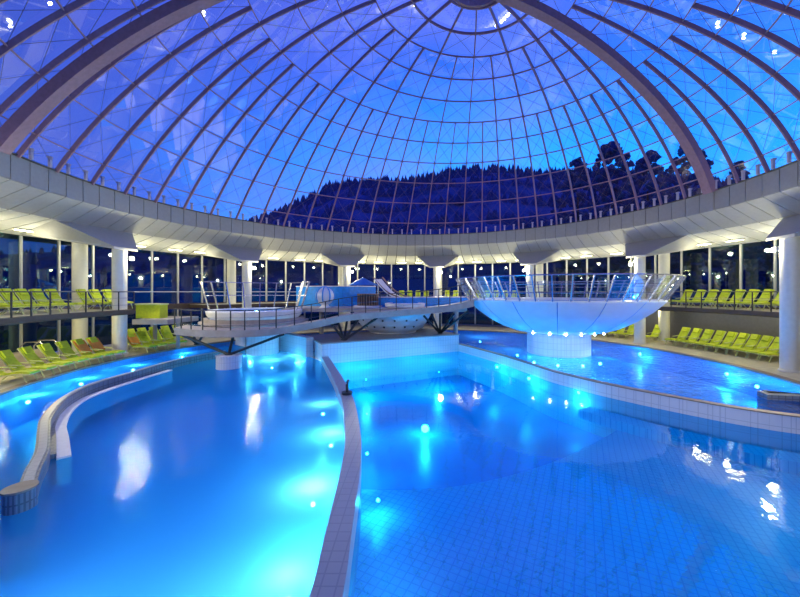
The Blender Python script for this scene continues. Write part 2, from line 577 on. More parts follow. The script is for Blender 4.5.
# panes
rest = MB(); npane = 0
cab = MB()
for j in range(0, 11):
    step = 4 if j < 2 else (2 if j < 5 else 1)
    for m in range(0, NMER, step):
        a0_, a1_ = dth(j), dth(j + 1)
        nsub = step
        top = [dome_pt(a0_, m + step * q / nsub) for q in range(nsub + 1)]
        bot = [dome_pt(a1_, m + step * q / nsub) for q in range(nsub + 1)]
        vs = top + bot
        fs = [(q, q + 1, nsub + 2 + q, nsub + 1 + q) for q in range(nsub)]
        if in_frame(vs, 4) and npane < 299:
            MB().add(vs, fs).build('pane', 'glass', dome, fix=False)
            npane += 1
            if j > 0:
                for p, q in ((top[0], bot[-1]), (top[-1], bot[0])):
                    inn = (DC - p).normalized() * 0.04
                    cab.bar(p + inn, q + inn, 0.014)
        else:
            rest.add(vs, fs)
tag(rest.build('pane_field', 'glass', dome, fix=False), kind='stuff')
tag(cab.build('cable_net', 'cable', dome), kind='stuff')
MB().lathe([(1.45, 0.25), (1.62, 0.25), (1.62, -0.1), (1.45, -0.1), (1.45, 0.25)], dome_pt(dth(0), 0) * 0.5 + dome_pt(dth(0), 30) * 0.5, 32).build('crown_ring', 'rib', dome)
# pale brackets at the foot of the glass
bmesh_b = MB().box((0, 0, 0.22), (0.10, 0.12, 0.44)).box((0, 0.02, 0.46), (0.16, 0.16, 0.08)).mesh('bracket')
bmesh_b.materials.append(M['bracket'])
for k in range(120):
    az = daz(k * 0.5 + 0.25)
    p = cyl(az, R0 - 0.22, RING_Z)
    if in_frame([p], 8):
        o = link('bracket', bmesh_b, None, dome)
        o.location = p; o.rotation_euler = (0, 0, -az)

# ------------------------------------------------------------------ ring of white panels under the dome
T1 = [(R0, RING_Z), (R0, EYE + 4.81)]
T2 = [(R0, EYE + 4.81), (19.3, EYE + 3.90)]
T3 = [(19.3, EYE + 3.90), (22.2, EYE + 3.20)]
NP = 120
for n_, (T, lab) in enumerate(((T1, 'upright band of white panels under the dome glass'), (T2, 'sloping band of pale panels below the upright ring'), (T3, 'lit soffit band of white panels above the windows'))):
    (ra, za), (rb, zb) = T
    nv = Vector((zb - za, -(rb - ra)))                 # normal (r, z) towards the hall
    nv = -nv.normalized() if nv.normalized().x > 0 else nv.normalized()
    root = MB().lathe([(ra + 0.06, za), (rb + 0.06, zb)], (CA, CB, 0), NP).build('trim_%d' % (n_ + 1), 'joint', None)
    struct(root, lab, 'trim')
    spare = MB()
    g = 0.022 if n_ < 2 else 0.04
    for k in range(NP):
        a0_, a1_ = 2 * PI * k / NP, 2 * PI * (k + 1) / NP
        e0, e1 = g / ra, g / rb
        tt = 0.02 / math.hypot(rb - ra, zb - za)
        P = lambda az, t, d: cyl(az, ra + (rb - ra) * t + nv.x * d, za + (zb - za) * t + nv.y * d)
        d0, d1 = -0.045, 0.012
        L0 = [P(a0_ + e0, tt, d0), P(a1_ - e0, tt, d0), P(a1_ - e1, 1 - tt, d0), P(a0_ + e1, 1 - tt, d0)]
        L1 = [P(a0_ + e0, tt, d1), P(a1_ - e0, tt, d1), P(a1_ - e1, 1 - tt, d1), P(a0_ + e1, 1 - tt, d1)]
        if in_frame(L1, 3):
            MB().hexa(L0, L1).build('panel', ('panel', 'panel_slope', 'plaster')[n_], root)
        else:
            spare.hexa(L0, L1)
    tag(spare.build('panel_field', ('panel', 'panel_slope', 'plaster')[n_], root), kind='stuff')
# roof over the gallery, dark sill under the glass
struct(MB().lathe([(22.2, 6.9), (24.5, 6.9), (24.5, 7.4), (R0 + 0.1, RING_Z + 0.02), (R0 - 0.12, RING_Z + 0.02), (R0 - 0.12, RING_Z - 0.02), (R0 + 0.08, RING_Z - 0.04)], (CA, CB, 0), 120).build('trim_4', 'joint'), 'dark roof edge above the white panel ring', 'roof edge')

# ------------------------------------------------------------------ columns, brackets and lamps
COL0 = 0.128
RI, RO = 17.706, 20.43
lamp_pos = []
NAMES = {-4: 'nearest the camera on the channel side', 4: 'nearest the camera past the dark wall', 5: 'behind the camera', -3: 'beside the balcony with lime loungers', -2: 'behind the white round tub', -1: 'behind the blue raised basin', 0: 'in front of the far lime loungers', 1: 'behind the guard of the big bowl', 2: 'just beyond the rim of the big bowl', 3: 'at the end of the dark wall'}
colmesh_i = MB().lathe([(0.0, 0), (0.42, 0), (0.42, 0.06), (0.36, 0.10), (0.36, 6.25), (0.0, 6.25)], (0, 0, 0), 24)
colmesh_o = MB().lathe([(0.0, 0), (0.42, 0), (0.42, 0.06), (0.36, 0.10), (0.36, 6.75), (0.0, 6.75)], (0, 0, 0), 24)
ci = colmesh_i.build('tmp', 'col', smooth=True); co = colmesh_o.build('tmp', 'col', smooth=True)
mi, mo = ci.data, co.data
bpy.data.objects.remove(ci); bpy.data.objects.remove(co)
for k in range(-4, 6):
    az = COL0 + k * PI / 6
    vis = -3 <= k <= 3
    o = link('column', mi); o.location = cyl(az, RI, 0)
    struct(o, 'inner white round column ' + NAMES.get(k, 'outside the picture, bay %d' % (k + 5)), 'column')
    if k < 3:
        o2 = link('column', mo); o2.location = cyl(az, RO, 0)
        struct(o2, 'outer yellow-lit round column ' + NAMES.get(k, 'outside the picture, bay %d' % (k + 5)), 'column')
    # bracket (corbel) carrying the ring
    ux, uz = math.cos(az), -math.sin(az)
    tang = Vector((math.cos(az), -math.sin(az), 0))
    def cp(r, z, s): return cyl(az, r, z) + tang * s
    A_ = [cp(19.28, 7.62, -2.3), cp(19.28, 7.62, 2.3), cp(17.25, 6.32, 0.75), cp(17.25, 6.32, -0.75)]
    B_ = [cp(22.0, 6.99, -2.0), cp(22.0, 6.99, 2.0), cp(21.9, 6.92, 1.9), cp(21.9, 6.92, -1.9)]
    mb = MB().add(A_ + B_ + [cp(17.25, 6.18, 0.75), cp(17.25, 6.18, -0.75)],
                  [(0, 1, 2, 3), (2, 8, 9, 3), (8, 6, 7, 9), (1, 5, 6, 8, 2), (0, 3, 9, 7, 4), (4, 5, 1, 0), (4, 7, 6, 5)])
    c_ = mb.build('corbel', 'panel_slope')
    struct(c_, 'wedge-shaped white corbel over the column ' + NAMES.get(k, 'outside the picture, bay %d' % (k + 5)), 'corbel')
    # lamp on the column's inner side
    sgn = 1 if k < 1 else -1
    lp = cyl(az, RI - 0.30, 5.72) + tang * (0.42 * sgn)
    lr = empty('wall_lamp', lp, -az)
    tag(lr, 'bright floodlight clamped to the column ' + NAMES.get(k, 'outside the picture, bay %d' % (k + 5)), 'lamp', 'floodlights on the columns')
    MB().box((0, 0, 0), (0.26, 0.16, 0.20)).box((0, 0, 0.12), (0.2, 0.12, 0.05)).bar((0, 0, 0), (-0.25 * sgn, 0.25, -0.05), 0.05).build('housing', 'chrome', None)
    hs = col.objects[-1]; hs.parent = lr
    MB().box((0, -0.09, 0.0), (0.22, 0.03, 0.16)).build('lens', 'lampwhite').parent = hs
    lamp_pos.append(cyl(az, RI - 0.75, 5.75) + tang * (0.42 * sgn))
    pl = point('lamp_light', cyl(az, RI - 0.62, 5.72) + tang * (0.6 * sgn), LAMP_W * 0.75, (1.0, 0.93, 0.52), 0.1)
    pl.parent = lr; pl.matrix_parent_inverse = lr.matrix_basis.inverted()

    sp = point('flood_light', cyl(az, RI - 0.55, 5.74) + tang * (0.42 * sgn), FLOOD_W, (1.0, 0.95, 0.80), 0.1, kind='SPOT')
    sp.data.spot_size = math.radians(120); sp.data.spot_blend = 0.6
    aim = Vector((CA, CB, -1.0)) - sp.location
    sp.rotation_euler = aim.to_track_quat('-Z', 'Y').to_euler()
    sp.parent = lr; sp.matrix_parent_inverse = lr.matrix_basis.inverted()

# ceiling strips in the soffit
cnt = 0
ONES = ['', 'first', 'second', 'third', 'fourth', 'fifth', 'sixth', 'seventh', 'eighth', 'ninth']
TEENS = ['tenth', 'eleventh', 'twelfth', 'thirteenth', 'fourteenth', 'fifteenth', 'sixteenth', 'seventeenth', 'eighteenth', 'nineteenth']


def ordw(n):
    if n < 10: return ONES[n]
    if n < 20: return TEENS[n - 10]
    t = {2: 'twent', 3: 'thirt', 4: 'fort'}[n // 10]
    return t + 'ieth' if n % 10 == 0 else t + 'y-' + ONES[n % 10]


for k in range(-5, 6):
    for f_ in (0.2, 0.38, 0.62, 0.8):
        az = COL0 + (k + f_) * PI / 6
        p = cyl(az, 21.2, EYE + 3.20 + 0.24 - 0.10)
        if not in_frame([p], 30): continue
        r_ = empty('ceiling_strip_light', p, -az)
        MB().box((0, 0, 0.03), (1.0, 0.22, 0.06)).build('housing', 'mullion').parent = r_
        MB().box((0, 0, -0.01), (0.94, 0.17, 0.03)).build('diffuser', 'strip').parent = r_
        l = point('lamp_light', cyl(az, 20.6, EYE + 2.75), 38, (1.0, 0.93, 0.60), 0.15)
        l.parent = r_; l.matrix_parent_inverse = r_.matrix_basis.inverted()
        cnt += 1
        tag(r_, 'slim ceiling light, %s along the soffit counted from the left' % ordw(cnt), 'light', 'slim lights in the soffit')

# ------------------------------------------------------------------ outside: ground, hills, trees
struct(MB().lathe([(24.6, -0.3), (60, -1.0), (400, -1.0)], (CA, CB, 0), 64).build('ground', 'ground'), 'dark lawn around the round building', 'ground')
RIDGE = [(-900, 268), (-500, 262), (-200, 258), (0, 255), (120, 248), (200, 240), (240, 230), (270, 220), (300, 206), (330, 190), (350, 186), (380, 184), (400, 186), (425, 181), (450, 175), (470, 173), (490, 172), (515, 174), (535, 177), (560, 176), (600, 176), (660, 178), (720, 186), (800, 196), (950, 215), (1200, 240)]
HX = np.array([r_[0] for r_ in RIDGE], float); HY = np.array([r_[1] for r_ in RIDGE], float)
mb = MB(); xs = np.linspace(-900, 1200, 240)
prof = [(0.55, 0.0), (0.68, 0.32), (0.82, 0.66), (0.93, 0.9), (1.0, 1.0), (1.2, 0.92), (1.6, 0.4)]
for i, x in enumerate(xs):
    y = np.interp(x, HX, HY)
    for fd, fz in prof:
        D = 135.0 * fd
        top = (PY - y) / F * 135.0 + EYE + 1.0
        jz = rng.normal(0, 0.5) if 0.1 < fz < 0.95 else rng.normal(0, 0.25)
        mb.v.append(((x - PX) / F * D, D, -1.0 + fz * top + jz))
n_ = len(prof)
for i in range(len(xs) - 1):
    for k in range(n_ - 1):
        mb.f.append((i * n_ + k, (i + 1) * n_ + k, (i + 1) * n_ + k + 1, i * n_ + k + 1))
hill = struct(mb.build('hill', 'hill', smooth=True), 'long wooded ridge tinted haze blue behind the dome', 'hill')
mb = MB()
for i in range(2600):
    x = rng.uniform(200, 830) if i % 4 else rng.uniform(-700, 1200)
    fd = rng.choice([0.68, 0.75, 0.82, 0.9, 0.96, 1.0, 1.0, 1.02], p=[.1, .1, .1, .1, .15, .2, .15, .1])
    y = np.interp(x, HX, HY)
    fz = np.interp(fd, [p[0] for p in prof], [p[1] for p in prof])
    D = 135 * fd; zt = -1 + fz * ((PY - y) / F * 135 + EYE + 1)
    h = rng.uniform(2.2, 5.0); r_ = h * rng.uniform(0.22, 0.36)
    c = Vector(((x - PX) / F * D, D, zt - 0.8))
    vs = [c + Vector((r_ * math.cos(t), r_ * math.sin(t), 0)) for t in np.linspace(0, 2 * PI, 6)[:-1]] + [c + Vector((0, 0, h))]
    mb.add(vs, [(q, (q + 1) % 5, 5) for q in range(5)])
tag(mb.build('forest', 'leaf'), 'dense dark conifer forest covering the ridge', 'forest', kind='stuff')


def make_tree(px, py, D, w, label, seed):
    r2 = random.Random(seed)
    top = EYE + (PY - py) / F * D
    base = Vector(((px - PX) / F * D, D, -1.0))
    h = top + 1.0
    root = empty('tree', base)
    tag(root, label, 'tree', 'broadleaf trees outside the dome')
    MB().tube([(0, 0, 0), (0.15, 0, h * 0.35), (0.0, 0.1, h * 0.75)], [0.45, 0.34, 0.12], 8).build('trunk', 'bark').parent = root
    mb = MB()
    for i in range(420):
        t = r2.random()
        hz = h * (0.15 + 0.85 * t)
        rad = w * math.sin(PI * min(0.97, 0.18 + 0.80 * t)) ** 0.7
        an = r2.random() * 2 * PI; rr = rad * math.sqrt(r2.random())
        c = Vector((rr * math.cos(an), rr * math.sin(an), hz - 0.6))
        s_ = r2.uniform(0.45, 1.0) * w * 0.12
        b = bmesh.new(); bmesh.ops.create_icosphere(b, subdivisions=1, radius=s_)
        vs = [c + v.co * r2.uniform(0.6, 1.4) for v in b.verts]
        mb.add(vs, [tuple(v.index for v in f.verts) for f in b.faces]); b.free()
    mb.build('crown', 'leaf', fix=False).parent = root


make_tree(578, 156, 57, 4.4, 'dark rounded tree at the low end of the tall clump', 1)
make_tree(612, 141, 74, 7.0, 'tallest dark tree of the clump seen below the deep arch', 2)
make_tree(648, 148, 57, 4.6, 'dark tree between the tallest tree and the deep arch', 3)
make_tree(688, 142, 72, 6.2, 'dark tree standing right behind the deep arch', 4)
make_tree(738, 158, 50, 2.8, 'small dark tree seen past the deep arch', 5)
make_tree(768, 168, 54, 2.6, 'low dark tree near the right end of the glass', 6)
make_tree(797, 160, 44, 2.0, 'dark tree at the far right end of the dome foot', 7)

# ------------------------------------------------------------------ floors, walls, windows
RP = 16.2
deck = MB().lathe([(RP, -2.3), (RP, 0.0), (22.4, 0.0), (22.4, -0.3)], (CA, CB, 0), 120).build('floor', 'deck')
struct(deck, 'beige stone deck ring around the pools', 'floor')
# blue pool wall below the coping (left and near side)
struct(MB().lathe([(RP - 0.03, -2.3), (RP - 0.03, -0.03)], (CA, CB, 0), 120).build('wall_pool', 'tile_wall', uv=True), 'blue tiled outer wall of the pools', 'wall')
struct(MB().lathe([(RP - 0.12, -0.06), (RP - 0.12, 0.02), (RP + 0.25, 0.02), (RP + 0.25, -0.02)], (CA, CB, 0), 120).build('trim_5', 'coping'), 'brown coping line along the pool edge', 'trim')
RW = 22.2
# lower wall, dark on the right
rw = MB().lathe([(21.6, 0), (21.6, 2.45)], (CA, CB, 0), 60, math.radians(38), math.radians(140)).build('wall_right', 'darkwall')
struct(rw, 'dark grey wall behind the lower lime loungers', 'wall')
uw = MB().lathe([(RW - 0.02, 2.65), (RW - 0.02, 6.9)], (CA, CB, 0), 20, math.radians(84), math.radians(150)).build('wall_gallery', 'concrete')
struct(uw, 'plain grey wall at the end of the gallery windows', 'wall')
struct(MB().lathe([(RW + 0.05, 2.3), (RW + 0.05, 2.75), (RW - 0.1, 2.75), (RW - 0.1, 2.3), (RW + 0.05, 2.3)], (CA, CB, 0), 120).build('trim_6', 'slab'), 'dark floor edge at the foot of the windows', 'trim')

# windows: 5 degree bays
wi = 0
def window(az0, az1, z0, z1, transom):
    global wi
    wi += 1
    root = struct(empty('window_%d' % wi, cyl((az0 + az1) / 2, RW, z0)))
    a_, b_ = cyl(az0, RW, 0), cyl(az1, RW, 0)
    zs = [z0, transom, z1] if transom else [z0, z1]
    for q in range(len(zs) - 1):
        o = MB().hexa([a_ + Vector((0, 0, zs[q])), b_ + Vector((0, 0, zs[q])), b_ + Vector((0, 0.02, zs[q])), a_ + Vector((0, 0.02, zs[q]))],
                      [a_ + Vector((0, 0, zs[q + 1])), b_ + Vector((0, 0, zs[q + 1])), b_ + Vector((0, 0.02, zs[q + 1])), a_ + Vector((0, 0.02, zs[q + 1]))])
        link('pane', o.mesh('pane'), 'winglass', root)
    mb = MB().bar(a_ + Vector((0, 0, z0)), a_ + Vector((0, 0, z1)), 0.11, 0.14)
    o = mb.build('mullion', 'mullion', root)
    if transom:
        MB().bar(a_ + Vector((0, 0, transom)), b_ + Vector((0, 0, transom)), 0.08, 0.07).build('transom', 'mullion', root)
for k in range(-28, 17):
    az = math.radians(5 * k) + 0.05
    window(az, az + math.radians(5), 2.7, 6.88, 3.72)
for k in range(-28, 7):
    az = math.radians(5 * k) + 0.05
    window(az, az + math.radians(5), 0.05, 2.3, None)

# ------------------------------------------------------------------ balconies
ZB = 2.65
def balcony(name, r0, r1, a0, a1, label):
    a0, a1 = math.radians(a0), math.radians(a1)
    n = max(8, int((a1 - a0) * 40))
    mb = MB()
    mb.lathe([(r0, ZB), (r1, ZB), (r1, ZB - 0.28), (r0 + 0.1, ZB - 0.28), (r0, ZB - 0.2), (r0, ZB)], (CA, CB, 0), n, a0, a1)
    m_ = n + 1
    mb.f.append(tuple(q * m_ for q in range(5))); mb.f.append(tuple(q * m_ + n for q in range(5))[::-1])
    o = mb.build(name, 'slab')
    struct(o, label, 'balcony')
    MB().lathe([(r0 + 0.3, ZB + 0.012), (r1 - 0.02, ZB + 0.012)], (CA, CB, 0), n, a0, a1).build('paving', 'deck', o)
    return o
def railing(r0, a0, a1, label, h=1.06, z=ZB, spacing=1.0, mat='steel'):
    a0, a1 = math.radians(a0), math.radians(a1)
    n = max(2, int(round((a1 - a0) * r0 / spacing)))
    root = empty('balcony_railing', cyl((a0 + a1) / 2, r0, z))
    tag(root, label, 'railing')
    for q in range(n + 1):
        p = cyl(a0 + (a1 - a0) * q / n, r0 + 0.06, z)
        MB().bar(p, p + Vector((0, 0, h)), 0.045).build('post', mat, root)
    arc = [a0 + (a1 - a0) * q / (n * 2) for q in range(n * 2 + 1)]
    MB().tube([cyl(t, r0 + 0.06, z + h) for t in arc], 0.03, 6).build('top_rail', mat, root)
    for zz in (0.28, 0.66):
        MB().tube([cyl(t, r0 + 0.06, z + h * zz) for t in arc], 0.009, 5).build('wire', 'chrome', root)
azl = math.degrees(az_at(135, 16.8))
balcony('balcony_slab', 16.8, RW, -140, azl, 'brown-edged balcony slab carrying the upper lime loungers beside the near columns')
railing(16.8, -125, azl, 'thin dark railing along the balcony over the loungers beside the pool channel')
balcony('balcony_slab', 18.6, RW, -60, 125, 'brown-edged gallery slab running behind the big bowl to the grey wall')
railing(18.6, -30, 125, 'thin railing along the gallery behind the big bowl')

# fill lamps added under the gallery slabs to brighten the lower level
dn = [0]
for a_deg, rr3 in [(x, 20.0) for x in (42, 50, 58, 66, 74, 82, 90, 98)] + [(x, 18.6) for x in (-124, -116, -108, -100, -92)]:
    p = cyl(math.radians(a_deg), rr3, ZB - 0.33)
    o = empty('fill_lamp', p)
    dn[0] += 1
    side = 'under the gallery over the dark wall' if a_deg > 0 else 'under the balcony beside the pool channel'
    tag(o, 'small round fill lamp added %s, %s along' % (side, ['first', 'second', 'third', 'fourth', 'fifth', 'sixth', 'seventh', 'eighth'][(dn[0] - 1) if a_deg > 0 else dn[0] - 9]), 'fill_lamp', 'fill lamps added under the slabs')
    MB().lathe([(0, 0.05), (0.12, 0.05), (0.12, 0.0), (0.09, 0.0)], (0, 0, 0), 14).build('housing', 'chrome').parent = o
    MB().lathe([(0.0, 0.012), (0.09, 0.012)], (0, 0, 0), 14).build('lens', 'strip').parent = o
    l = point('lamp_light', p + Vector((0, 0, -0.15)), 45 if a_deg > 0 else 110, (1.0, 0.92, 0.45), 0.08)
    l.parent = o; l.matrix_parent_inverse = o.matrix_basis.inverted()

# ------------------------------------------------------------------ pools
ZW, ZR, ZL = -0.5, -0.06, -0.36
WALLB = -2.2
def path_px(pts, z=0.0):
    return [bp(x, y, z).xy for x, y in pts]
def smooth_path(P, n=8):
    P = [Vector(p) for p in P]
    out_ = []
    for i in range(len(P) - 1):
        p0, p1, p2, p3 = P[max(i - 1, 0)], P[i], P[i + 1], P[min(i + 2, len(P) - 1)]
        for q in range(n):
            t = q / n
            out_.append(0.5 * ((2 * p1) + (-p0 + p2) * t + (2 * p0 - 5 * p1 + 4 * p2 - p3) * t * t + (-p0 + 3 * p1 - 3 * p2 + p3) * t ** 3))
    out_.append(P[-1])
    return out_
curb = path_px([(326, 597), (339, 530), (350.5, 469), (353, 436), (349, 404), (345, 393), (338, 378), (329, 363)])
curb = [Vector((-1.02, 2.2))] + curb
BFL, BFR = Vector((-5.45, 20.3)), Vector((3.03, 24.8))
bd = (BFR - BFL).normalized(); bn = Vector((-bd.y, bd.x))
BBL, BBR = BFL + bn * 4.6, BFR + bn * 4.6
curb.append(BFL + bd * 0.1 - bn * 0.25)
curb_s = smooth_path(curb)
barr = path_px([(497.8, 354), (527.5, 363), (552, 370.8), (580, 377.8), (603.8, 383.3), (647.5, 392), (700, 401.6), (740.3, 408.4), (800, 416.4)])
barr = [BFR + bd * 0.1] + barr + [Vector((12.9, 9.95)), Vector((14.6, 9.5))]
barr_s = smooth_path(barr)
# curb between the near pools
o = MB().ribbon(curb_s, 0.40, -2.2, 0.0).build('pool_curb', 'tile_curb', uv=True)
tag(o, 'long curved grey tiled curb dividing the bright pool from the deep basin', 'curb')
o = MB().ribbon(barr_s, 0.22, -2.2, 0.0).build('pool_barrier', 'tile_white', uv=True)
tag(o, 'long curving white tiled barrier holding back the higher pool', 'barrier')
tp = MB().ribbon(barr_s, 0.28, 0.0, 0.035).build('coping', 'coping', o)
# block
blk = empty('tiled_block', ((BFL.x + BFR.x) / 2, (BFL.y + BFR.y) / 2, -2.2))
tag(blk, 'white tiled block carrying steel props in the middle of the pools', 'block')
V3 = lambda p, z: Vector((p.x, p.y, z))
MB().hexa([V3(BFL, -2.2), V3(BFR, -2.2), V3(BBR, -2.2), V3(BBL, -2.2)], [V3(BFL, 0.66), V3(BFR, 0.66), V3(BBR, 0.66), V3(BBL, 0.66)]).build('body', 'tile_white', blk, uv=True)
s_ = 0.06
MB().hexa([V3(BFL - bd * s_ - bn * s_, 0.66), V3(BFR + bd * s_ - bn * s_, 0.66), V3(BBR + bd * s_ + bn * s_, 0.66), V3(BBL - bd * s_ + bn * s_, 0.66)],
          [V3(BFL - bd * s_ - bn * s_, 0.72), V3(BFR + bd * s_ - bn * s_, 0.72), V3(BBR + bd * s_ + bn * s_, 0.72), V3(BBL - bd * s_ + bn * s_, 0.72)]).build('top_slab', 'concrete', blk)
# back wall of the left pool running from the block to the deck
bw = smooth_path([BFL + bn * 2.0 - bd * 0.3, Vector((-7.6, 22.9)), Vector((-9.2, 24.4)), Vector((-11.2, 25.2)), cyl(math.radians(-58), RP, 0).xy])
o = MB().ribbon(bw, 0.5, -2.2, 0.85).build('curved_wall', 'tile_white', uv=True)
tag(o, 'low curved white wall between the block and the round pedestal', 'wall')


def flat(name, poly, z, mat, label, cat, sub=None):
    me = bpy.data.meshes.new(name)
    b = bmesh.new()
    vs = [b.verts.new((p.x, p.y, z)) for p in poly]
    f = b.faces.new(vs)
    if f.normal.z < 0: f.normal_flip()
    bmesh.ops.triangulate(b, faces=[f])
    b.to_mesh(me); b.free()
    o = link(name, me, mat)
    struct(o, label, cat)
    return o


def arc(a0, a1, r=RP - 0.02, n=60):
    return [cyl(math.radians(a0 + (a1 - a0) * q / n), r, 0).xy for q in range(n + 1)]


def azof(p): return math.degrees(math.atan2(p.x - CA, p.y - CB))


aw = azof(bw[-1]); ac = azof(curb_s[0]); ab = azof(barr_s[-1])
if ac > 0: ac -= 360
# left pool: from back wall along the outer edge (west) to the near curb end, then up the curb
left_poly = arc(aw, ac, n=80) + curb_s + [p for p in bw[:-1]]
flat('water_left', left_poly, ZL, 'water', 'bright blue water of the curved pool beside the lime loungers', 'water')
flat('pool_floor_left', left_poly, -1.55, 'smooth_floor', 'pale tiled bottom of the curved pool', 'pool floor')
center_poly = curb_s + [BFL, BFR] + barr_s + arc(ab, 360 + ac, n=40)
flat('water_center', center_poly, ZW, 'water_calm', 'calm deep blue water of the middle basin', 'water')
right_poly = [p for p in barr_s] + arc(ab, -30, n=80) + [BBL + Vector((0.5, 1.0)), BBL, BBR, BFR]
right_poly = [p for p in barr_s] + arc(ab, aw, n=100) + bw[::-1] + [BFL + bn * 1.9, BBL, BBR, BFR]
flat('water_right', right_poly, ZR, 'water_rough', 'rippled blue water of the higher pool around the big bowl', 'water')
flat('pool_floor_right', right_poly, -1.25, 'smooth_floor', 'pale tiled bottom of the higher pool', 'pool floor')
# middle basin: shallow part with a curved drop to the deep part
drop = [bp(x, y, -1.35).xy for x, y in ((352, 489), (400, 490), (450, 487), (500, 478), (550, 463), (590, 446), (615, 432), (640, 417))]
drop_s = smooth_path(drop)
shal = [curb_s[0]] + [p for p in curb_s if p.y < drop_s[0].y] + drop_s + [p for p in barr_s if p.y < drop_s[-1].y] + arc(ab, 360 + ac, n=40)[:-1]
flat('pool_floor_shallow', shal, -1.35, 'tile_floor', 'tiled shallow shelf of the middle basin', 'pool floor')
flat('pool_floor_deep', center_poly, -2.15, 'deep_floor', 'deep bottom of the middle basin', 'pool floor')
struct(MB().ribbon(drop_s, 0.06, -2.15, -1.36).build('wall_drop', 'tile_wall', uv=True), 'curved step where the shallow shelf drops to the deep bottom', 'wall')
# submerged ledge along the barrier
led = [p + Vector((-0.45, -0.55)) for p in barr_s if p.y < drop_s[-1].y + 0.6]
o = MB().ribbon(led, 0.75, -1.34, -1.0).build('underwater_bench', 'tile_floor', uv=True)
tag(o, 'submerged tiled bench along the foot of the white barrier', 'bench')

# island curb in the left pool with its white ledge and drum end
isl = path_px([(27, 486), (33, 469), (42, 450), (43.6, 431), (45.5, 419), (56, 405), (71, 393.5), (95, 383), (135, 371.5), (170, 361.5), (198, 355.5), (225, 351)])
isl_s = smooth_path(isl)
icb = tag(MB().ribbon(isl_s, 0.25, -1.55, 0.0).build('island_curb', 'tile_dark', uv=True), 'narrow dark curving curb ending in a drum inside the bright pool', 'curb')
MB().ribbon(isl_s, 0.15, 0.0, 0.03).build('coping', 'tile_curb', icb, uv=True)
tipc = isl[0] + Vector((-0.02, -0.1))
dr = MB().lathe([(0.0, -1.55), (0.23, -1.55), (0.23, 0.0), (0.0, 0.0)], (0, 0, 0), 20).build('drum_end', 'tile_dark', icb, uv=True)
dr.location = (tipc.x, tipc.y, 0)
cpz = MB().lathe([(0, 0.0), (0.25, 0.0), (0.25, 0.04), (0, 0.04)], (0, 0, 0), 20).build('drum_top', 'coping', icb)
cpz.location = (tipc.x, tipc.y, 0)
dk = smooth_path([bp(x, y, -0.25).xy for x, y in ((50, 455), (50.5, 438), (50.5, 424), (60, 408), (76, 397), (100, 385.5), (138, 373.5))])
o = MB().ribbon(dk, 0.22, -1.0, -0.25).build('step', 'tile_dark', icb, uv=True)
wl_ = smooth_path([bp(x, y, -0.3).xy for x, y in ((64, 456), (62.5, 439), (61, 423.5), (70.5, 408), (90, 395.5), (133, 380.5), (170, 369.5))])
o = tag(MB().ribbon(wl_, 0.26, -1.0, -0.31).build('bench_ledge', 'whitestone'), 'curved white stone seat ledge following the dark curb', 'ledge')

# pedestals standing in the left pool
def pedestal(px, py, zb, r, zt, label, mat='tile_white'):
    p = bp(px, py, zb)
    c = Vector((p.x * (1 + r / p.y), p.y + r, 0))
    o = MB().lathe([(0.0, -1.6), (r, -1.6), (r, zt), (r + 0.03, zt), (r + 0.03, zt + 0.06), (0.0, zt + 0.06)], (0, 0, 0), 28).build('round_pedestal', mat, smooth=True, uv=True)
    o.location = c
    tag(o, label, 'pedestal')
    return c
P1 = pedestal(229, 373, ZW, 0.62, 0.28, 'small round tiled pedestal carrying steel props in the bright pool')
P2 = pedestal(263, 358, ZW, 1.0, 0.95, 'wide round white pedestal under the walkway behind the small one')

# ------------------------------------------------------------------ walkway ramp
RAMP = [(174, 334.5, 19.8), (196, 336.8, 19.3), (230, 337.5, 18.9), (267, 336, 19.3), (311, 329, 20.6), (345, 321.5, 21.4), (380, 318, 21.8), (420, 314.5, 21.9), (450, 311.5, 21.2), (474, 306.5, 20.2)]
rp = [atd(*q) for q in RAMP]
rps = smooth_path(rp, 5)
ramp_root = empty('walkway', rp[2])
tag(ramp_root, 'curving grey walkway on steel props rising to the big bowl', 'walkway')
mb = MB(); W_ = 1.8
for i, p in enumerate(rps):
    back = Vector((p.x * 0.02, 1.0, 0)).normalized() * W_
    mb.v += [tuple(p), tuple(p + back), tuple(p + back + Vector((0, 0, 0.38))), tuple(p + Vector((0, 0, 0.38)))]
for i in range(len(rps) - 1):
    for k in range(4):
        k2 = (k + 1) % 4
        mb.f.append((4 * i + k, 4 * i + k2, 4 * i + 4 + k2, 4 * i + 4 + k))
L = len(rps)
mb.f += [(0, 3, 2, 1), (4 * L - 4, 4 * L - 3, 4 * L - 2, 4 * L - 1)]
mb.build('deck', 'concrete', ramp_root)
rr_ = empty('walkway_railing', rp[2])
tag(rr_, 'thin dark railing along the pool side of the grey walkway', 'railing')
for i in range(0, len(rps), 2):
    p = rps[i] + Vector((0, 0.06, 0.3))
    MB().bar(p, p + Vector((0, 0, 1.15)), 0.05).build('post', 'steel', rr_)
MB().tube([p + Vector((0, 0.06, 1.45)) for p in rps], 0.028, 6).build('top_rail', 'steel', rr_)
for h in (0.65, 1.05):
    MB().tube([p + Vector((0, 0.06, h)) for p in rps], 0.010, 5).build('wire', 'chrome', rr_)


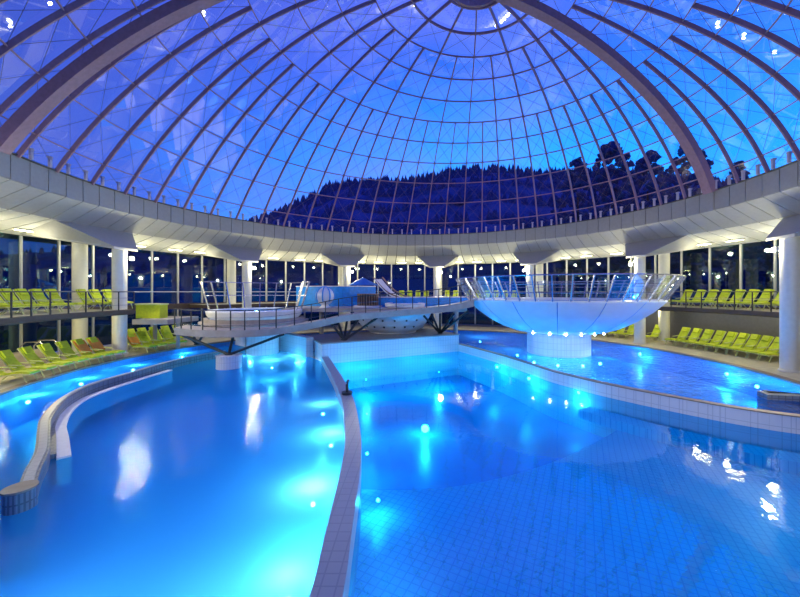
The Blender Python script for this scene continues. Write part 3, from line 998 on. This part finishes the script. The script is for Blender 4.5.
def props(base, tops, label):
    r_ = empty('steel_prop', base)
    tag(r_, label, 'prop')
    for t in tops:
        MB().tube([base, t], 0.075, 8).build('strut', 'steel', r_)
    MB().lathe([(0, 0), (0.2, 0), (0.2, 0.05), (0, 0.05)], base, 12).build('base_plate', 'steel', r_)
pb = Vector((P1.x, P1.y, 0.34))
props(pb, [atd(186, 336, 19.9), atd(180, 334.5, 20.9), atd(233, 337, 19.8), atd(284, 334, 20.4)], 'fan of dark steel struts standing on the small pedestal')
b1 = atd(344, 340.5, 21.7); b1.z = 0.72
props(b1, [atd(331, 323, 21.6), atd(338, 322, 21.9), atd(347, 321, 22.4), atd(358, 320, 22.5), atd(377, 318, 22.8)], 'fan of dark steel struts on the shaded end of the block')
b2 = atd(440, 332.5, 25.2); b2.z = 0.72
props(b2, [atd(424, 316, 23.4), atd(432, 315, 23.6), atd(440, 314, 23.7), atd(454, 314, 23.4), atd(468, 311, 22.4)], 'fan of dark steel struts beside the white tub hull')
# crossed struts at the far left of the walkway
b3 = cyl(az_at(197, 16.4), 16.4, 0.02)
props(b3, [b3 + Vector((-1.1, -0.3, 1.3)), b3 + Vector((1.2, -0.6, 1.35)), b3 + Vector((0.6, -1.6, 1.3))], 'fan of dark steel struts standing on the deck edge')

# ------------------------------------------------------------------ big bowl
BC = Vector((8.85, 21.8, 0))
bowl = empty('bowl_pool', (BC.x, BC.y, -0.06))
tag(bowl, 'big white bowl-shaped whirlpool on a round foot with a leaning guard', 'bowl pool')
RB, ZRIM = 5.55, 3.2
MB().lathe([(0.0, -1.2), (1.85, -1.2), (1.85, 1.35), (0.0, 1.35)], BC, 40).build('foot', 'tile_white', bowl, smooth=True, uv=True)
pf = [(1.7, 1.22), (2.6, 1.34), (3.4, 1.62), (4.2, 2.05), (4.9, 2.55), (5.35, 2.98), (RB, ZRIM)]
NS = 16
for k in range(NS):                                    # shell segments with fine joints
    a0_, a1_ = 2 * PI * k / NS, 2 * PI * (k + 1) / NS
    mb = MB().lathe(pf, BC, 5, a0_ + 0.004, a1_ - 0.004)
    mb.build('shell_segment', 'shell', bowl, smooth=True)
MB().lathe([(r - 0.05, z + 0.04) for r, z in pf], BC, 64).build('inner_shell', 'bluewall', bowl, smooth=True)
MB().lathe([(RB, ZRIM), (RB + 0.02, ZRIM + 0.08), (RB - 0.45, ZRIM + 0.08), (RB - 0.5, ZRIM - 0.1)], BC, 64).build('rim', 'shell', bowl, smooth=True)
MB().lathe([(0.0, ZRIM - 0.12), (RB - 0.45, ZRIM - 0.12)], BC, 64).build('bowl_water', 'water_rough', bowl)
NG = 44
GT = 1.30
for k in range(NG):
    t = 2 * PI * k / NG
    d = Vector((math.sin(t), math.cos(t), 0))
    p = BC + d * (RB - 0.05) + Vector((0, 0, ZRIM + 0.04)); q = BC + d * (RB + 0.75) + Vector((0, 0, ZRIM + GT))
    MB().bar(p, q, 0.06, 0.10).build('guard_post', 'chrome', bowl)
    t2 = 2 * PI * (k + 1) / NG
    d2 = Vector((math.sin(t2), math.cos(t2), 0))
    o = MB().add([p, BC + d2 * (RB - 0.05) + Vector((0, 0, ZRIM + 0.04)), BC + d2 * (RB + 0.71) + Vector((0, 0, ZRIM + GT - 0.05)), BC + d * (RB + 0.71) + Vector((0, 0, ZRIM + GT - 0.05))], [(0, 1, 2, 3)])
    o.build('guard_glass', 'clear', bowl, fix=False)
for f_ in (0.33, 0.66, 1.0):
    MB().tube([BC + Vector((math.sin(t), math.cos(t), 0)) * (RB - 0.05 + 0.80 * f_) + Vector((0, 0, ZRIM + 0.04 + (GT - 0.04) * f_)) for t in np.linspace(0, 2 * PI, 65)[:-1]], 0.022 if f_ < 1 else 0.035, 6, True).build('guard_rail', 'chrome', bowl)
for k, an in enumerate((-2.6, -2.9, -3.2, -3.5, -3.8, -2.25)):
    d = Vector((math.sin(an), math.cos(an), 0))
    p = BC + d * 2.75 + Vector((0, 0, 1.36))
    MB().lathe([(0, -0.05), (0.05, -0.05), (0.05, 0.02), (0, 0.02)], p, 10).build('underside_lamp', 'uwlens', bowl)

# ------------------------------------------------------------------ tub hull on the block, round tub
HC = atd(393, 330, 26.5); HC.z = 0.72
hull = empty('tub_hull', HC)
tag(hull, 'white boat-like tub hull with small portholes standing on the block', 'tub')
pr = [(1.5, 0.0), (1.7, 0.04), (2.2, 0.32), (2.55, 0.72), (2.85, 1.3), (2.9, 1.40)]
MB().lathe(pr, HC, 48).build('shell', 'shell', hull, smooth=True)
MB().lathe([(1.75, -0.0), (1.75, 0.12), (1.55, 0.12)], HC, 40).build('foot_ring', 'whitestone', hull, smooth=True)
MB().lathe([(2.9, 1.40), (2.9, 1.52), (2.65, 1.52), (2.65, 1.3)], HC, 48).build('rim', 'whitestone', hull, smooth=True)
MB().lathe([(0, 1.38), (2.7, 1.38)], HC, 48).build('tub_water', 'water_rough', hull)
for rr2, zz, ns in ((2.40, 0.55, 0), (2.72, 1.02, 0)):
    for an in (-2.35, -2.65, -2.95, -3.25, -3.55, -3.85):
        d = Vector((math.sin(an), math.cos(an), 0))
        p = HC + d * (rr2 + 0.02) + Vector((0, 0, zz))
        MB().tube([p, p + d * 0.03 + Vector((0, 0, -0.02))], 0.07, 10).build('porthole', 'steel', hull)

TC = Vector((-10.9, 23.9, 1.66))
tub = empty('round_tub', TC)
tag(tub, 'round white whirlpool tub on grey steps at the left end of the walkway', 'tub')
MB().lathe([(3.1, -0.0), (3.4, 0.0), (3.4, 0.12), (3.15, 0.12), (3.15, 0.34), (2.9, 0.34)], TC, 48).build('step_base', 'concrete', tub)
MB().lathe([(2.75, 0.30), (2.95, 0.55), (3.0, 0.80), (2.92, 0.86), (2.6, 0.86), (2.5, 0.5), (0, 0.4)], TC, 48).build('shell', 'whitestone', tub, smooth=True)
MB().lathe([(0, 0.76), (2.6, 0.76)], TC, 48).build('tub_water', 'water_rough', tub)
for k in range(11):
    t = -1.75 + 3.5 * k / 10
    d = Vector((math.sin(t), math.cos(t), 0))
    MB().bar(TC + d * 2.95 + Vector((0, 0, 0.84)), TC + d * 3.5 + Vector((0, 0, 2.75)), 0.06, 0.09).build('guard_post', 'chrome', tub)
for f_ in (0.5, 1.0):
    MB().tube([TC + Vector((math.sin(t), math.cos(t), 0)) * (2.95 + 0.55 * f_) + Vector((0, 0, 0.84 + 1.91 * f_)) for t in np.linspace(-1.75, 1.75, 24)], 0.03, 6).build('guard_rail', 'chrome', tub)
# support under the tub, down to the deck
MB().lathe([(0, -3.2), (0.7, -3.2), (0.7, -0.6), (2.8, 0.0), (0, 0.0)], TC, 32).build('stem', 'concrete', tub)

# ------------------------------------------------------------------ far terrace: raised basin, drum, fountain, parasol
def curvewall(name, x0, x1, yt, yb, d0, d1, th, mat, label, cat):
    pts = []
    for q in range(13):
        t = q / 12
        px_ = x0 + (x1 - x0) * t; d = d0 + (d1 - d0) * t - 1.0 * math.sin(PI * t)
        pts.append((px_, d))
    path = [Vector(((p - PX) / F * d, d)) for p, d in pts]
    zt = EYE + (PY - yt) / F * (d0 + d1) / 2; zb = 2.55
    o = MB().ribbon(path, th, zb, zt).build(name, mat)
    tag(o, label, cat)
    return o, path, zt
ub, upath, uz = curvewall('raised_basin', 303, 372, 287, 299, 30, 30, 1.6, 'bluewall', 'raised bright blue basin behind the round tub', 'basin')
MB().ribbon(upath, 1.7, uz, uz + 0.07).build('rim', 'whitestone', ub)
lb, lpath, lz = curvewall('lower_basin', 366, 466, 297.5, 309, 28, 29, 1.2, 'bluewall', 'long low blue basin wall under the far lime loungers', 'basin')
MB().ribbon(lpath, 1.3, lz, lz + 0.07).build('rim', 'whitestone', lb)
# terrace carrying them
ZT = 2.55
ter = MB().ribbon([Vector(((p - PX) / F * 28.6, 28.6)) for p in range(300, 470, 20)], 8.0, ZT - 0.25, ZT).build('terrace', 'concrete')
tag(ter, 'grey raised terrace behind the tub hull', 'terrace')
for x_, y_ in ((-8.5, 31.5), (-4.0, 31.8), (0.5, 31.8), (3.5, 31.0)):
    MB().tube([(x_, y_, 0.0 if math.hypot(x_ - CA, y_ - CB) > RP else -1.25), (x_, y_, ZT - 0.25)], 0.2, 12).build('support', 'concrete', ter)
dc = atd(368, 306, 27.0); dc.z = ZT + 0.12
dru = empty('wooden_drum', dc); tag(dru, 'round brown slatted wooden drum between the blue basins', 'drum')
for k in range(24):
    t = 2 * PI * k / 24; d = Vector((math.sin(t), math.cos(t), 0))
    MB().bar(dc + d * 0.78, dc + d * 0.78 + Vector((0, 0, 0.86)), 0.18, 0.06).build('slat', 'wood', dru)
MB().lathe([(0, 0), (0.74, 0), (0.74, 0.84), (0, 0.84)], dc, 24).build('core', 'slab', dru)
MB().lathe([(0.85, 0.84), (0.85, 0.9), (0, 0.9)], dc, 24).build('lid', 'wood', dru)
MB().lathe([(0, -0.12), (1.1, -0.12), (1.1, 0.0), (0, 0.0)], dc, 24).build('plinth', 'whitestone', dru)
fc = atd(325, 305, 26.0); fc.z = ZT + 0.85
fo = empty('splash_ball', fc); tag(fo, 'white and blue splash ball beside the raised basin', 'fountain')
b = MB()
prb = [(0.68 * math.sin(t), -0.68 * math.cos(t)) for t in np.linspace(0.05, PI - 0.05, 14)]
b.lathe(prb, fc, 24).build('ball', 'shell', fo, smooth=True)
MB().lathe([(0.45, -0.85), (0.3, -0.75), (0.22, -0.6)], fc, 16).build('stem', 'whitestone', fo, smooth=True)
for k in range(8):
    t = 2 * PI * k / 8
    MB().tube([fc + Vector((0.70 * math.sin(u) * math.sin(t), 0.70 * math.sin(u) * math.cos(t), 0.70 * math.cos(u))) for u in np.linspace(0.15, 2.2, 10)], 0.05, 6).build('blue_stripe', 'bluewall', fo)
pc = atd(363, 293, 31.5)
pa = empty('parasol', pc); tag(pa, 'blue canvas parasol standing behind the wooden drum', 'parasol')
MB().tube([Vector((pc.x, pc.y, ZT)), pc + Vector((0, 0, 1.4))], 0.04, 8).build('pole', 'chrome', pa)
for k in range(8):
    t0_, t1_ = 2 * PI * k / 8, 2 * PI * (k + 1) / 8
    q0 = pc + Vector((1.35 * math.sin(t0_), 1.35 * math.cos(t0_), 0.72)); q1 = pc + Vector((1.35 * math.sin(t1_), 1.35 * math.cos(t1_), 0.72))
    tp_ = pc + Vector((0, 0, 1.4)); dn = Vector((0, 0, -0.03))
    MB().add([tp_, q0, q1, tp_ + dn, q0 + dn, q1 + dn], [(0, 1, 2), (5, 4, 3), (1, 4, 5, 2), (0, 3, 4, 1), (2, 5, 3, 0)]).build('canopy_panel', 'bluecloth', pa)
# slide chute with its beam
s0, s1 = atd(378, 279, 31.0), atd(404, 299, 28.5)
sl = empty('slide', s1); tag(sl, 'small pale slide chute running down to the low blue basin', 'slide')
mid = [s0.lerp(s1, t) + Vector((0, 0, -0.35 * math.sin(PI * t))) for t in np.linspace(0, 1, 9)]
sw = sweep(mid, Vector((0, 29, -80)), 0.8, 0.06).build('chute', 'whitestone', sl)
for s_ in (-0.4, 0.4):
    MB().tube([p + Vector((s_, 0, 0.16)) for p in mid], 0.06, 6).build('side_rail', 'wood', sl)
for q in (0, 3):
    p = mid[q]; MB().tube([p, Vector((p.x, p.y, ZT))], 0.06, 8).build('leg', 'chrome', sl)
# white bench tub behind the ramp
wt = atd(405, 306, 26.0); wt.z = ZT
o = empty('shallow_tub', wt); tag(o, 'long shallow white tub next to the wooden drum', 'tub')
MB().lathe([(1.3, 0.0), (1.45, 0.05), (1.5, 0.32), (1.35, 0.35), (1.3, 0.15), (0, 0.1)], wt, 40).build('shell', 'whitestone', o, smooth=True)
MB().lathe([(0, 0.26), (1.36, 0.26)], wt, 40).build('tub_water', 'water_rough', o)

# ------------------------------------------------------------------ loungers
def make_lounger():
    r_ = empty('lounger')
    # local: head towards +y (away from the pool), feet towards -y
    mb = MB(); n = 7
    seat = [(-0.95, 0.36), (-0.55, 0.40), (-0.2, 0.36), (0.12, 0.27), (0.30, 0.36)]
    back = [(0.30, 0.37), (0.55, 0.68), (0.76, 0.98), (0.86, 1.16)]
    def cushion(line, w, th):
        m2 = MB(); L = len(line)
        for i, (y, z) in enumerate(line):
            y0, z0 = line[max(i - 1, 0)]; y1, z1 = line[min(i + 1, L - 1)]
            t = Vector((0, y1 - y0, z1 - z0)).normalized(); nn = Vector((0, -t.z, t.y))
            for sx, k in ((-1, 0), (1, 0), (1, 1), (-1, 1)):
                m2.v.append((sx * w / 2, y + nn.y * th * k, z + nn.z * th * k))
        for i in range(L - 1):
            for k in range(4):
                k2 = (k + 1) % 4
                m2.f.append((4 * i + k, 4 * i + k2, 4 * i + 4 + k2, 4 * i + 4 + k))
        m2.f += [(0, 3, 2, 1), (4 * L - 4, 4 * L - 3, 4 * L - 2, 4 * L - 1)]
        return m2
    for nm, ln in (('seat', seat), ('backrest', back)):
        bk = cushion(ln, 0.50, 0.07).build(nm, 'green'); bk.parent = r_
    cushion([(0.66, 0.86), (0.83, 1.15)], 0.38, 0.12).build('headrest', 'green').parent = bk
    mb = MB()
    for s_ in (-0.27, 0.27):
        mb.tube([(s_, -0.95, 0.35), (s_, 0.30, 0.34), (s_, 0.87, 1.15)], 0.022, 6)
    mb.bar((-0.27, -0.93, 0.35), (0.27, -0.93, 0.35), 0.035).bar((-0.27, 0.86, 1.15), (0.27, 0.86, 1.15), 0.035)
    mb.build('frame', 'greenframe').parent = r_
    for s_ in (-0.27, 0.27):
        MB().tube([(s_, -0.72, 0.35), (s_, -0.86, 0.0)], 0.024, 6).build('leg', 'greenframe').parent = r_
        MB().tube([(s_, 0.25, 0.35), (s_, 0.62, 0.0)], 0.024, 6).build('leg', 'greenframe').parent = r_
        MB().bar((s_, -0.15, 0.56), (s_, 0.42, 0.60), 0.05, 0.035).build('armrest', 'greenframe').parent = r_
    return r_
proto = make_lounger()
used = [False]
ORD = ['first', 'second', 'third', 'fourth', 'fifth', 'sixth', 'seventh', 'eighth', 'ninth', 'tenth', 'eleventh', 'twelfth', 'thirteenth', 'fourteenth', 'fifteenth', 'sixteenth', 'seventeenth', 'eighteenth']
def row(pxs, r, z, where, group, turn=0.0):
    for i, px_ in enumerate(pxs):
        o = proto if not used[0] else copy_tree(proto)
        used[0] = True
        az = az_at(px_, r)
        o.location = cyl(az, r, z)
        o.rotation_euler = (0, 0, -az + turn)
        tag(o, 'lime green lounger, %s from the left %s' % (ORD[i], where), 'lounger', group)
row([-5, 9, 23, 37, 51, 65, 93, 105, 117], 19.0, ZB + 0.012, 'on the balcony over the pool channel', 'loungers on the near balcony')
row([6, 26, 45, 62, 78, 92, 105, 140, 151, 162, 173], 17.15, 0, 'in the front row beside the blue pool channel', 'loungers beside the pool channel')
row([127, 139, 150, 161, 172, 183], 19.2, 0, 'in the back row behind the pool channel', 'loungers in the back row of the channel')
row([597, 608, 618, 628, 652, 678, 689, 700, 711, 722, 733, 744, 755, 767, 780], 19.5, 0, 'in the row against the dark grey wall', 'loungers along the dark wall')
row([681, 693, 705, 717, 730, 743, 757, 772], 20.4, ZB + 0.012, 'in the gallery row above the dark grey wall', 'loungers in the gallery')
row([402, 410, 418, 426, 447, 455, 468, 477, 486, 495, 504, 513], 20.2, ZB + 0.012, 'in the gallery row facing straight across', 'loungers at the far gallery')

# orange towels on some front row loungers
for i, px_ in enumerate((92, 105, 140)):
    az = az_at(px_, 17.15)
    o = empty('towel', cyl(az, 17.15, 0), -az)
    tag(o, 'orange towel over the %s lounger of the front row' % ('sixth', 'seventh', 'eighth')[i], 'towel', 'orange towels')
    MB().hexa([(-0.3, 0.27, 0.47), (0.3, 0.27, 0.47), (0.3, 0.74, 1.10), (-0.3, 0.74, 1.10)], [(-0.3, 0.25, 0.49), (0.3, 0.25, 0.49), (0.3, 0.72, 1.12), (-0.3, 0.72, 1.12)]).build('cloth', 'orange').parent = o

# ------------------------------------------------------------------ small things at the left
gp = cyl(az_at(14, 19.6), 19.6, 0)
o = MB().box((0, 0, 0.35), (3.0, 0.6, 0.7)).build('stone_parapet', 'concrete'); o.location = gp; o.rotation_euler = (0, 0, -az_at(14, 19.6))
tag(o, 'grey stone parapet behind the front loungers under the balcony', 'parapet')
hp = cyl(az_at(43, 18.9), 18.9, 0)
hr = empty('handrail', hp, -az_at(43, 18.9)); tag(hr, 'bent steel handrail behind the lime loungers under the balcony', 'handrail')
for s_ in (-0.35, 0.35):
    MB().tube([(s_, -0.5, 0), (s_, -0.5, 0.95), (s_, -0.2, 1.2), (s_, 0.5, 1.2), (s_, 0.8, 0.9), (s_, 0.8, 0)], 0.03, 8).build('rail', 'chrome').parent = hr
lp_ = atd(152, 318, 22.3); lp_.z = 2.05
o = empty('planter_box', lp_); tag(o, 'yellow-green box seat on the landing at the end of the balcony', 'box')
MB().box((0, 0, 0.42), (1.5, 0.7, 0.84)).build('body', 'green').parent = o
MB().box((0, 0, 0.88), (1.6, 0.8, 0.08)).build('lid', 'greenframe').parent = o
lb_ = lp_.copy()
o = MB().ribbon([atd(151, 320, 22.5).xy, atd(165, 320, 22.5).xy, atd(184, 320, 22.5).xy], 3.0, 1.75, 2.05).build('landing', 'concrete')
tag(o, 'grey landing between the balcony and the walkway', 'landing')
for k, (px_, d_) in enumerate(((155, 23), (178, 23))):
    q = atd(px_, 320, d_)
    MB().tube([(q.x, q.y, 0), (q.x, q.y, 1.75)], 0.12, 10).build('support', 'concrete', o)
# dark ledge at the right pool end
q0, q1 = bp(762, 396, 0.0), bp(812, 399, 0.0)
o = MB().ribbon([q0.xy, q1.xy, Vector((12.6, 12.6))], 0.5, -1.2, 0.12).build('stone_ledge', 'tile_dark', uv=True)
tag(o, 'dark stone ledge reaching into the higher pool', 'ledge')

# poolside shower on the curb
sb = bp(347, 394, 0.0)
shp = empty('curb_spout', sb); tag(shp, 'small dark spout standing on the end of the grey curb', 'spout')
MB().tube([(0, 0, 0), (0, 0, 0.35), (0.05, -0.05, 0.5), (0.05, -0.2, 0.48)], 0.05, 8).build('pipe', 'steel').parent = shp
MB().lathe([(0, 0), (0.2, 0), (0.2, 0.08), (0, 0.08)], (0, 0, 0), 12).build('base', 'steel').parent = shp

# ------------------------------------------------------------------ underwater lamps
CY = (0.30, 0.78, 1.0)
WC = (0.72, 0.93, 1.0)
un = [0]
def uwlamp(p, w, label, c=CY, off=(0, 0, 0), r=0.07, group='underwater lamps'):
    un[0] += 1
    o = empty('underwater_lamp', p)
    tag(o, label, 'lamp', group)
    b2_ = bmesh.new(); bmesh.ops.create_icosphere(b2_, subdivisions=2, radius=r)
    me = bpy.data.meshes.new('lens'); b2_.to_mesh(me); b2_.free()
    link('lens', me, 'uwlens').parent = o
    l = point('lamp_light', Vector(p) + Vector(off), w * UNDER_W, c, 0.06)
    l.parent = o; l.matrix_parent_inverse = o.matrix_basis.inverted()
# along the curb, lighting the bright pool
for i, (x, y, w) in enumerate(((288, 575, 95), (313, 487, 170), (331, 433, 110), (323, 404, 80))):
    p = bp(x, y, -0.36)
    uwlamp(Vector((p.x, p.y, -0.72)), w, ('lamp under water at the near end of the grey curb', 'second lamp under water along the grey curb', 'third lamp under water along the grey curb', 'farthest lamp under water along the grey curb')[i], c=WC, r=0.05)
for i, (x, y, w) in enumerate(((28, 402, 30), (81, 384, 30), (133, 370, 25), (182, 357, 20))):
    p = bp(x, y, -0.62)
    uwlamp(Vector((p.x, p.y, -0.62)), w, ('nearest lamp in the blue pool channel', 'second lamp in the blue pool channel', 'third lamp in the blue pool channel', 'fourth lamp in the blue pool channel')[i], off=(0.3, 0, 0))
for i, (x, y, w) in enumerate(((250, 362, 25), (272, 367, 40), (296, 362, 30), (200, 640, 25), (40, 660, 20))):  # last two lamps are added out of view to brighten the pool
    p = bp(x, y, -0.8)
    uwlamp(Vector((p.x, p.y, -0.85 if i < 3 else -1.35)), w, ('lamp under water at the foot of the wide pedestal', 'bright lamp under water before the wide pedestal', 'lamp under water before the curved wall', 'added unseen lamp at the near edge of the bright pool', 'added unseen lamp at the near outer edge of the bright pool')[i], c=WC, off=(0, -0.2, 0.05), r=0.05)
# middle basin
p = bp(425, 425, -1.75)
uwlamp(Vector((p.x, p.y, -1.9)), 90, 'starry lamp on the bottom of the deep basin', off=(0, 0, 0.6), r=0.16)
for i, (x, y, w) in enumerate(((497, 367, 25), (529, 378.5, 25), (579, 392.5, 25))):
    p = bp(x, y, -0.62)
    uwlamp(Vector((p.x, p.y, -0.62)), w, ('lamp at the foot of the white barrier near the block', 'middle lamp at the foot of the white barrier', 'lamp at the foot of the white barrier nearest the camera')[i], off=(-0.25, -0.3, -0.4), r=0.08)
for i, (x_, y_) in enumerate(((-2.8, 19.6), (1.4, 21.4))):  # lamps added to brighten the water softly before the block
    uwlamp(Vector((x_, y_, -1.2)), (130, 130)[i], ('added lamp deep under water before the block, towards the curb', 'added lamp deep under water before the block, towards the barrier')[i], r=0.025)
for i, (x, y, w) in enumerate(((367, 402, 60), (367, 438, 40), (378, 480, 22), (392, 575, 15))):
    p = bp(x, y, -0.5)
    uwlamp(Vector((p.x, p.y, -0.95)), w, ('far lamp on the basin side of the grey curb', 'second lamp on the basin side of the grey curb', 'third lamp on the basin side of the grey curb', 'near lamp on the basin side of the grey curb')[i], r=0.04)
# unseen lamps added along the near edge to brighten the shallow shelf
for i, (x_, y_) in enumerate(((1.8, 3.9), (5.2, 4.3), (8.8, 6.6))):
    uwlamp(Vector((x_, y_, -0.65)), (170, 330, 260)[i], ('added lamp under water at the near edge of the shallow shelf', 'second added lamp under water at the edge of the shallow shelf', 'added lamp under water in the corner of the shallow shelf')[i])
# higher pool around the bowl
NM7 = ('facing the barrier', 'facing the middle basin', 'facing the camera', 'facing the lime loungers', 'facing the dark wall', 'at the back', 'facing the walkway')
for i, an in enumerate((-2.2, -2.75, -3.3, -3.9, 1.2, 0.0, -1.2)):
    p = BC + Vector((math.sin(an), math.cos(an), 0)) * 2.45
    uwlamp(Vector((p.x, p.y, -0.4)), 22, 'lamp under water at the foot of the big bowl, ' + NM7[i], off=Vector((math.sin(an), math.cos(an), 0)) * 0.4 + Vector((0, 0, -0.2)), r=0.08)
for i, (x, y) in enumerate(((727, 371), (757, 383), (771, 389), (480, 340), (470, 331), (640, 352))):
    p = bp(x, y, -0.3)
    uwlamp(Vector((p.x, p.y, -0.45)), (45, 25, 25, 60, 60, 45)[i], ('lamp in the higher pool off the lime loungers', 'lamp in the higher pool near the dark ledge', 'lamp beside the end of the dark ledge', 'lamp in the higher pool behind the block', 'far lamp in the higher pool under the walkway', 'lamp in the higher pool below the inner column')[i], off=(0, 0, -0.3))
# tubs
point('tub_light', TC + Vector((0, 0, 0.7)), 40, CY, 0.1, tub)
point('hull_light', HC + Vector((0, 0, 1.2)), 40, CY, 0.1, hull)
point('bowl_light', BC + Vector((0, 0, 2.6)), 60, CY, 0.1, bowl)
